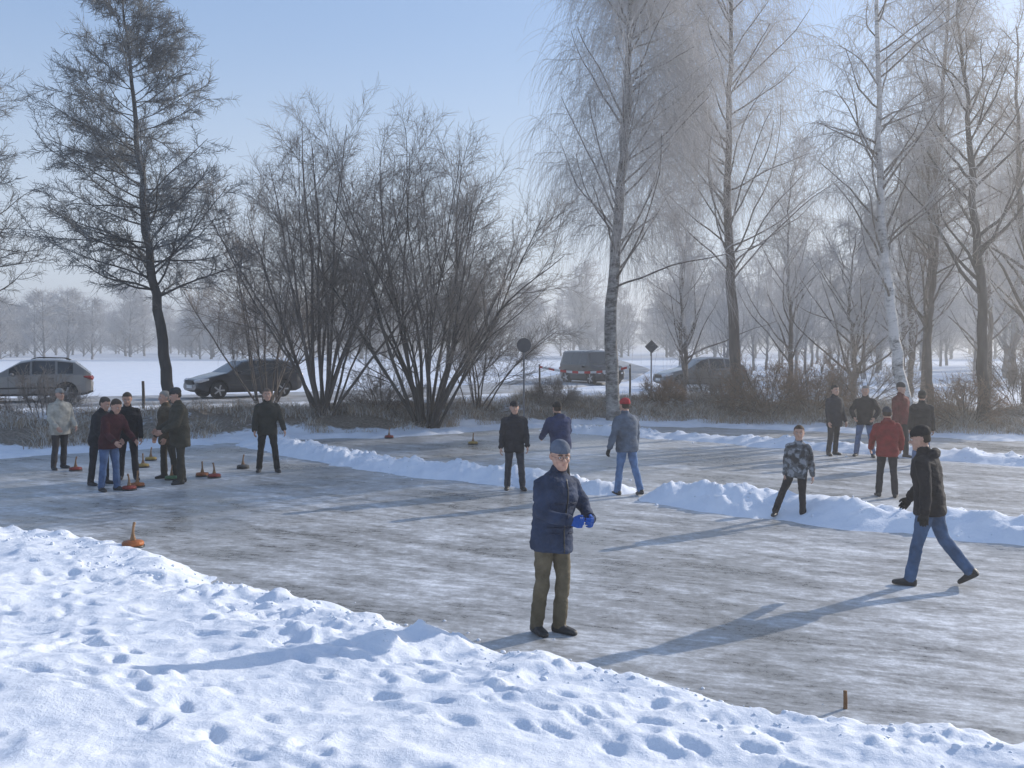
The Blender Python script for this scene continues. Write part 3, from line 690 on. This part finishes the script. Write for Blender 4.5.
person("man_in_dark_jacket", -7.85, 18.9, 1.70, 75, ST2, ((14, 10, 26, 8), (14, 10, 26, 8)), (.02, .022, .028), DKT, hair=(.07, .06, .05), lean=12, bulk=1.15, head=(0, 15))
person("man_in_black_jacket", -7.55, 19.6, 1.74, 20, ST, HANG, BLK, DKT, hair=(.05, .04, .03), lean=6, bulk=1.15, head=(0, 12))
person("man_in_olive_coat", -6.35, 19.1, 1.84, -60, ST, ((18, 8, 44, 16), (18, 8, 44, 16)), (.06, .055, .04), (.05, .045, .035), hat=("beanie", (.05, .05, .05)), lean=4, bulk=1.3, hem=.68, head=(0, 10), belly=.03)
person("man_in_brown_coat", -6.8, 19.7, 1.76, -50, ST3, HANG, (.09, .07, .045), (.05, .045, .035), hair=(.25, .23, .2), lean=4, bulk=1.2, hem=.7)

# ------------------------------------------------------------------ ice stocks
def stock(x, y, c, tilt=0, s=1.0):
    S = Solid(); EX, EY = Vector((1,0,0)), Vector((0,1,0))
    S.loft([(Vector((0,0,h)), EX, EY, r, r) for h, r in ((0, .125), (.004, .135), (.022, .137), (.027, .13))], 1, 32)
    S.loft([(Vector((0,0,h)), EX, EY, r, r) for h, r in ((.028, .125), (.055, .13), (.075, .115), (.085, .06), (.09, .03))], 0, 32)
    S.tube([(0,0,.08), (0,0,.17), (.008,0,.24), (.022,0,.29)], [.040, .017, .014, .018], 2, 14)
    me = S.mesh("ice_stock", [cloth(c, "stock_body", .45), DARK, cloth((.28, .16, .08), "wooden_handle", .5)])
    add_obj("ice_stock", me, loc=(x, y, max(0, gz(x, y))), rot=(0, 0, tilt), scale=(s, s, s))
OR, YE, RE = (.36, .12, .04), (.36, .24, .06), (.24, .04, .03)
for (xx_, yy_, c, t) in ((-4.58, 12.0, OR, 1), (-5.78, 21.4, (.06,.06,.06), 0), (-6.25, 20.1, OR, 2), (-5.95, 19.9, RE, 3), (-8.3, 22.9, YE, 1), (-9.2, 21.0, RE, 0), (-7.0, 18.6, OR, 1.5), (-7.0, 18.2, RE, 4), (-8.0, 21.6, YE, 2), (-1.04, 26.6, YE, 1), (-6.7, 19.6, (.1,.2,.1), 1), (-3.5, 28.4, RE, 1)):
    stock(xx_, yy_, c, t)

S = Solid(); S.tube([(0,0,-.1), (.003,0,.05), (0,.002,.13)], [.016, .015, .014], 0, 10, cap=False)
pg = (2.43, 7.2); add_obj("wooden_peg", S.mesh("peg", [cloth((.22, .12, .06), "raw_wood")]), loc=(pg[0], pg[1], max(0, gz(*pg))))

# ------------------------------------------------------------------ cars
RUB = simple_mat("tyre_rubber", (.02, .02, .02), .85, .2); RIM = simple_mat("alloy", (.45, .45, .46), .35, .1, metal=.8)
def glassmat():
    m, nt, b = mat_new("car_glass"); b.inputs["Base Color"].default_value = (.02, .025, .03, 1); b.inputs["Roughness"].default_value = .05; b.inputs["Specular IOR Level"].default_value = .8; return m
GLS = glassmat(); PLAS = simple_mat("black_plastic", (.025, .025, .025), .7, .1); LAMP = simple_mat("headlamp", (.6, .6, .62), .15, .05); TAIL = simple_mat("tail_lamp", (.22, .01, .01), .25, .05)
PLATE = simple_mat("number_plate", (.7, .7, .7), .5, .05)
def car(name, x, y, ang, paint, prof, belt, L, wins, wsh, rsh, wheels=(.82, 3.35), hw=.87, wr=.315, z=ROADZ, rails=False):
    m, nt, b = mat_new("car_paint"); b.inputs["Base Color"].default_value = (*paint, 1); b.inputs["Roughness"].default_value = .3; b.inputs["Metallic"].default_value = .35; b.inputs["Coat Weight"].default_value = .6
    nz = nt.nodes.new("ShaderNodeTexNoise"); nz.inputs["Scale"].default_value = 4; tcx = nt.nodes.new("ShaderNodeTexCoord"); nt.links.new(tcx.outputs["Object"], nz.inputs["Vector"])
    mr = nt.nodes.new("ShaderNodeMapRange"); mr.inputs["To Min"].default_value = .22; mr.inputs["To Max"].default_value = .5; nt.links.new(nz.outputs["Fac"], mr.inputs["Value"]); nt.links.new(mr.outputs[0], b.inputs["Roughness"])
    px_ = [p[0] for p in prof]; pz = [p[1] for p in prof]
    xs = sorted(set([round(v, 3) for v in list(np.linspace(.0, L, 46))+px_+[w for q in wins for w in q]]))
    xs = [v for i, v in enumerate(xs) if i == 0 or v-xs[i-1] > .012]
    V, n = [], 0
    for xv in xs:
        zt = float(np.interp(xv, px_, pz)); zb = float(np.interp(xv, [p[0] for p in belt], [p[1] for p in belt]))
        u = min(xv, L-xv); w = hw*float(np.interp(u, [0, .06, .25, .7, 1.2], [.74, .84, .93, .985, 1])); zl = .22+float(np.interp(u, [0, .3], [.1, 0]))
        if zt < zb+.02: zb = zt-.02; k = 0
        else: k = min(1, (zt-zb)/.5)
        wt = w*(.965-.235*k); zr = zb+(zt-zb)*.90
        half = [(w*.80, zl), (w*.975, zl+.08), (w, (zl+zb)*.5), (w*.985, zb-.05), (w*.965, zb), (wt+.012, zr-.015), (wt-.06, zr+(zt-zr)*.6), (wt*.55, zt+.012*k)]
        ring = [(a, c) for a, c in half]+[(-a, c) for a, c in reversed(half)]
        n = len(ring); V += [Vector((xv, a, c)) for a, c in ring]
    Fc, Lb = [], []
    for i in range(len(xs)-1):
        xm = (xs[i]+xs[i+1])/2
        for k in range(n):
            lb = 1
            seg = min(k, n-2-k) if k < n-1 else -1
            if seg == 4 and any(a <= xm <= c for a, c in wins): lb = 2
            if seg in (6, 7) or k == 7:
                if wsh[0] <= xm <= wsh[1] or rsh[0] <= xm <= rsh[1]: lb = 2
            if seg == 0 or k == n-1: lb = 0
            Fc.append((i*n+k, (i+1)*n+k, (i+1)*n+(k+1)%n, i*n+(k+1)%n)); Lb.append(lb)
    Fc.append(tuple(range(n))); Lb.append(1); e = (len(xs)-1)*n; Fc.append(tuple(e+k for k in reversed(range(n)))); Lb.append(1)
    me = bpy.data.meshes.new("b"); me.from_pydata([tuple(v) for v in V], [], Fc)
    for m_ in (PLAS, m, GLS): me.materials.append(m_)
    me.polygons.foreach_set("material_index", Lb); me.update()
    bm = bmesh.new(); bm.from_mesh(me); bmesh.ops.recalc_face_normals(bm, faces=bm.faces); bm.to_mesh(me); bm.free()
    par = emp(name, (x, y, z)); par.rotation_euler = (0, 0, ang)
    body = add_obj("body", me, par)
    cut = []
    for wx in wheels:
        for sy in (1, -1):
            S = Solid(); c = Vector((wx-L/2, sy*(hw+.1), wr+.02))
            S.loft([(c+Vector((0, -sy*.38, 0)), Vector((1,0,0)), Vector((0,0,1)), wr+.065, wr+.065), (c+Vector((0, .1*sy, 0)), Vector((1,0,0)), Vector((0,0,1)), wr+.065, wr+.065)], 0, 28)
            cm = S.mesh("cut", [PLAS], False)
            bm = bmesh.new(); bm.from_mesh(cm); bmesh.ops.recalc_face_normals(bm, faces=bm.faces); bm.to_mesh(cm); bm.free(); cut.append(cm)
    for v in me.vertices: v.co.x -= L/2
    cos_ = []
    for cm in cut:
        co_ = add_obj("cut", cm); cos_.append(co_)
        md = body.modifiers.new("bool", 'BOOLEAN'); md.operation = 'DIFFERENCE'; md.object = co_; md.solver = 'EXACT'
    body.parent = None; body.matrix_world = Matrix.Identity(4)
    dg = bpy.context.evaluated_depsgraph_get(); nm_ = bpy.data.meshes.new_from_object(body.evaluated_get(dg))
    body.modifiers.clear(); body.data = nm_; body.parent = par
    for c in cos_: bpy.data.objects.remove(c)
    for i, wx in enumerate(wheels):
        for sy in (1, -1):
            S = Solid(); X_, Z_ = Vector((1,0,0)), Vector((0,0,1))
            S.loft([(Vector((0, q*sy, 0)), X_, Z_, r, r) for q, r in ((-.19, wr*.8), (-.185, wr*.97), (-.16, wr), (-.03, wr), (-.005, wr*.96), (0, wr*.70), (-.02, wr*.66))], 0, 32)
            S.loft([(Vector((0, q*sy, 0)), X_, Z_, r, r) for q, r in ((-.012, wr*.66), (-.010, wr*.64), (.0, wr*.60))], 2, 32)
            for s_ in range(5):
                a = s_*2*math.pi/5; d = Vector((math.cos(a), 0, math.sin(a))); S.box(d*wr*.36+Vector((0, .006*sy, 0)), d*wr*.30, d.cross(Vector((0,1,0)))*wr*.09, Vector((0, .008, 0)), 1)
            S.ball((0, .008*sy, 0), (wr*.14, .012, wr*.14), 1, 8)
            add_obj("wheel_%d" % (i*2+(sy > 0)), S.mesh("wheel", [RUB, RIM, PLAS], False), par, (wx-L/2, sy*(hw-.015), wr))
    S = Solid(); X_, Y_, Z_ = Vector((1,0,0)), Vector((0,1,0)), Vector((0,0,1))
    for sy in (1, -1):
        S.tube([(-L/2+.05, sy*hw*.60, .64), (-L/2+.14, sy*hw*.82, .67), (-L/2+.40, sy*hw*.955, .72)], [.07, .075, .035], 0, 12)
        S.tube([(L/2-.04, sy*hw*.72, .80), (L/2-.08, sy*hw*.84, .84), (L/2-.28, sy*hw*.945, .88)], [.06, .07, .03], 1, 12)
        mx_ = wins[0][0]+.12-L/2
        S.tube([(mx_, sy*(hw+.0), .95), (mx_-.02, sy*(hw+.13), .98)], [.05, .07], 2, 12, flat=.7)
        for xs_ in [w[1]+.035 for w in wins[:-1]]+[wins[0][0]-.02]:
            S.box((xs_-L/2, sy*(hw+.001), .62), X_*.005, Y_*.004, Z_*.27, 3)
        S.box((0, sy*(hw+.004), .50), X_*(L*.25), Y_*.008, Z_*.025, 3)
        for w in wins[:2]: S.box((w[1]-.12-L/2, sy*(hw+.008), .82), X_*.08, Y_*.014, Z_*.014, 3)
        if rails: S.tube([(wins[0][0]+.7-L/2, sy*hw*.70, max(pz)-.0), (wins[0][0]+.85-L/2, sy*hw*.70, max(pz)+.05), (L/2-.9, sy*hw*.70, max(pz)+.03), (L/2-.75, sy*hw*.70, max(pz)-.04)], [.015]*4, 3, 8)
    S.box((-L/2-.005, 0, .45), X_*.008, Y_*.26, Z_*.055, 4); S.box((L/2+.005, 0, .62), X_*.008, Y_*.26, Z_*.055, 4)
    S.box((-L/2-.0, 0, .62), X_*.02, Y_*.38, Z_*.07, 3)
    add_obj("trim", S.mesh("trim", [LAMP, TAIL, m, PLAS, PLATE], False), par)
    return par
hatch = [(0,.50),(.04,.62),(.2,.74),(.6,.86),(1.15,.98),(1.25,1.0),(1.95,1.42),(2.4,1.50),(3.1,1.49),(3.7,1.41),(4.05,1.12),(4.2,.98),(4.27,.60)]
hb = [(0,.55),(1.2,.93),(2.5,.97),(4.2,1.0)]
car("parked_silver_hatchback_car", -17.1, 35.3, math.radians(22), (.24, .235, .23), hatch, hb, 4.27, [(1.6,2.25),(2.33,3.05),(3.13,3.62)], (1.25,1.9), (3.75,4.1), (.83, 3.4), rails=True)
estate = [(0,.50),(.04,.62),(.18,.72),(.6,.84),(1.05,.94),(1.15,.96),(1.8,1.38),(2.3,1.46),(3.2,1.45),(3.8,1.36),(4.05,1.08),(4.18,.95),(4.25,.58)]
eb = [(0,.5),(1.1,.90),(2.5,.94),(4.25,.98)]
car("parked_dark_estate_car", -10.3, 38.4, math.radians(38), (.012, .014, .02), estate, eb, 4.25, [(1.45,2.15),(2.23,2.95),(3.03,3.6)], (1.15,1.75), (3.85,4.1), (.8, 3.35))
van = [(0,.60),(.04,.85),(.2,1.02),(.9,1.10),(1.0,1.12),(1.35,1.72),(1.6,1.80),(3.0,1.80),(4.0,1.78),(4.12,1.5),(4.18,1.1),(4.2,.6)]
vb = [(0,.7),(1,1.06),(4.2,1.1)]
car("parked_offroad_car", 4.2, 53, math.radians(118), (.02, .022, .025), van, vb, 4.2, [(1.3,1.95),(2.05,2.8),(2.9,3.8)], (1.0,1.33), (4.0,4.15), (.85, 3.3), wr=.36, z=.56)
car("parked_grey_car", 9.0, 48, math.radians(14), (.14, .15, .16), hatch, hb, 4.27, [(1.6,2.25),(2.33,3.05),(3.13,3.62)], (1.25,1.9), (3.75,4.1), (.83, 3.4), z=.57)

# ------------------------------------------------------------------ signs, tape and posts
GAL = simple_mat("galvanised_steel", (.20, .20, .21), .5, .2, metal=.5); SBK = simple_mat("sign_back", (.09, .09, .095), .6, .2)
def sign(name, x, y, h, kind, r):
    z = gz(x, y)-.1; S = Solid(); S.tube([(0,0,0), (0,0,h*.5), (0,0,h+r*.7)], [.03]*3, 0, 12, cap=False)
    Xv, Zv, Yv = Vector((1,0,0)), Vector((0,0,1)), Vector((0,1,0))
    if kind == "round": S.loft([(Vector((0, q, h)), Xv, Zv, rr_, rr_) for q, rr_ in ((-.035, r), (-.05, r), (-.055, r*.97))], 1, 32)
    else:
        k_ = r*.72; u = (Xv+Zv)*.7071; v = (Zv-Xv)*.7071; S.box((0, -.045, h), u*k_, v*k_, Yv*.006, 1)
    for dz in (-r*.4, r*.4): S.box((0, -.036, h+dz), Xv*r*.5, Yv*.006, Zv*.015, 0)
    add_obj(name, S.mesh(name, [GAL, SBK], False), loc=(x, y, z))
sign("round_traffic_sign", .38, 32, 2.65, "round", .23)
sign("diamond_traffic_sign", 5.85, 42, 2.1, "diamond", .28)
def post(x, y, h, r=.05, c=(.09, .07, .05), name="wooden_post"):
    S = Solid(); S.tube([(0,0,-.2), (0.01,0,h*.5), (0,0,h)], [r, r*.95, r*.85], 0, 12, cap=False); add_obj(name, S.mesh(name, [cloth(c, "weathered_wood")]), loc=(x, y, gz(x, y)))
post(-12.0, 32.5, .9, .05)
post(1.1, 40, 1.3, .04); post(4.6, 39, 1.3, .04)
TR = simple_mat("red_tape", (.55, .04, .04), .5, .1); TW = simple_mat("white_tape", (.75, .75, .75), .5, .05)
Vt, Ft, Lt = [], [], []
P0, P1 = np.array([1.1, 39.94, gz(1.1,40)+1.2]), np.array([4.6, 38.94, gz(4.6,39)+1.2])
for i in range(31):
    t = i/30; p = P0*(1-t)+P1*t; p[2] -= .22*4*t*(1-t); Vt += [tuple(p+[0,0,.045]), tuple(p-[0,0,.045])]
    if i: Ft.append((2*i-2, 2*i-1, 2*i+1, 2*i)); Lt.append((i//2) % 2)
me = bpy.data.meshes.new("tape"); me.from_pydata(Vt, [], Ft); me.materials.append(TR); me.materials.append(TW); me.polygons.foreach_set("material_index", Lt)
add_obj("barrier_tape", me)

# ------------------------------------------------------------------ mist
m = bpy.data.materials.new("winter_mist"); m.use_nodes = True; nt = m.node_tree; nt.nodes.clear()
vo = nt.nodes.new("ShaderNodeVolumeScatter"); vo.inputs["Density"].default_value = .0032; vo.inputs["Anisotropy"].default_value = .5; vo.inputs["Color"].default_value = (.98, .99, 1, 1)
out = nt.nodes.new("ShaderNodeOutputMaterial"); nt.links.new(vo.outputs[0], out.inputs["Volume"])
S = Solid(); S.box((0, 170, 6), (500, 0, 0), (0, 210, 0), (0, 0, 8), 0)
me = S.mesh("mist", [m], False)
add_obj("winter_mist", me)

# ------------------------------------------------------------------ light
az, el = math.radians(54), math.radians(20)
sd = Vector((math.sin(az)*math.cos(el), math.cos(az)*math.cos(el), math.sin(el)))
sun = bpy.data.lights.new("sun", 'SUN'); sun.energy = 4.9; sun.angle = math.radians(.5); sun.color = (1, .93, .84)
so = bpy.data.objects.new("sun", sun); col.objects.link(so); so.rotation_euler = (-sd).to_track_quat('-Z', 'Y').to_euler()
w = bpy.data.worlds.new("World"); scene.world = w; w.use_nodes = True; nt = w.node_tree
sk = nt.nodes.new("ShaderNodeTexSky"); sk.sky_type = 'NISHITA'; sk.sun_disc = False; sk.sun_elevation = el; sk.sun_rotation = az; sk.dust_density = 1.0; sk.air_density = 1.0; sk.ozone_density = 2.0
bg = nt.nodes["Background"]; bg.inputs["Strength"].default_value = .15
# winter haze: pale the whole sky a little, and more towards the horizon
tc = nt.nodes.new("ShaderNodeTexCoord"); sx = nt.nodes.new("ShaderNodeSeparateXYZ"); nt.links.new(tc.outputs["Generated"], sx.inputs[0])
mr = nt.nodes.new("ShaderNodeMapRange"); mr.interpolation_type = 'SMOOTHSTEP'; mr.inputs["From Min"].default_value = 0; mr.inputs["From Max"].default_value = .34; mr.inputs["To Min"].default_value = .85; mr.inputs["To Max"].default_value = 0
nt.links.new(sx.outputs["Z"], mr.inputs["Value"])
m1 = nt.nodes.new("ShaderNodeMix"); m1.data_type = 'RGBA'; m1.inputs[0].default_value = .5; nt.links.new(sk.outputs[0], m1.inputs[6]); m1.inputs[7].default_value = (2.7, 3.9, 6.3, 1)
m2 = nt.nodes.new("ShaderNodeMix"); m2.data_type = 'RGBA'; nt.links.new(mr.outputs[0], m2.inputs[0]); nt.links.new(m1.outputs[2], m2.inputs[6]); m2.inputs[7].default_value = (4.9, 5.4, 6.1, 1)
nt.links.new(m2.outputs[2], bg.inputs["Color"])

cam = bpy.data.cameras.new("camera"); cam.lens = 35.16; cam.sensor_width = 36; cam.clip_end = 6000; cam.clip_start = .05
co = bpy.data.objects.new("camera", cam); col.objects.link(co); co.location = (0, 0, 2.65); co.rotation_euler = (math.radians(90-2.23), 0, 0)
scene.camera = co
scene.view_settings.view_transform = 'Standard'; scene.view_settings.look = 'None'; scene.view_settings.exposure = 0
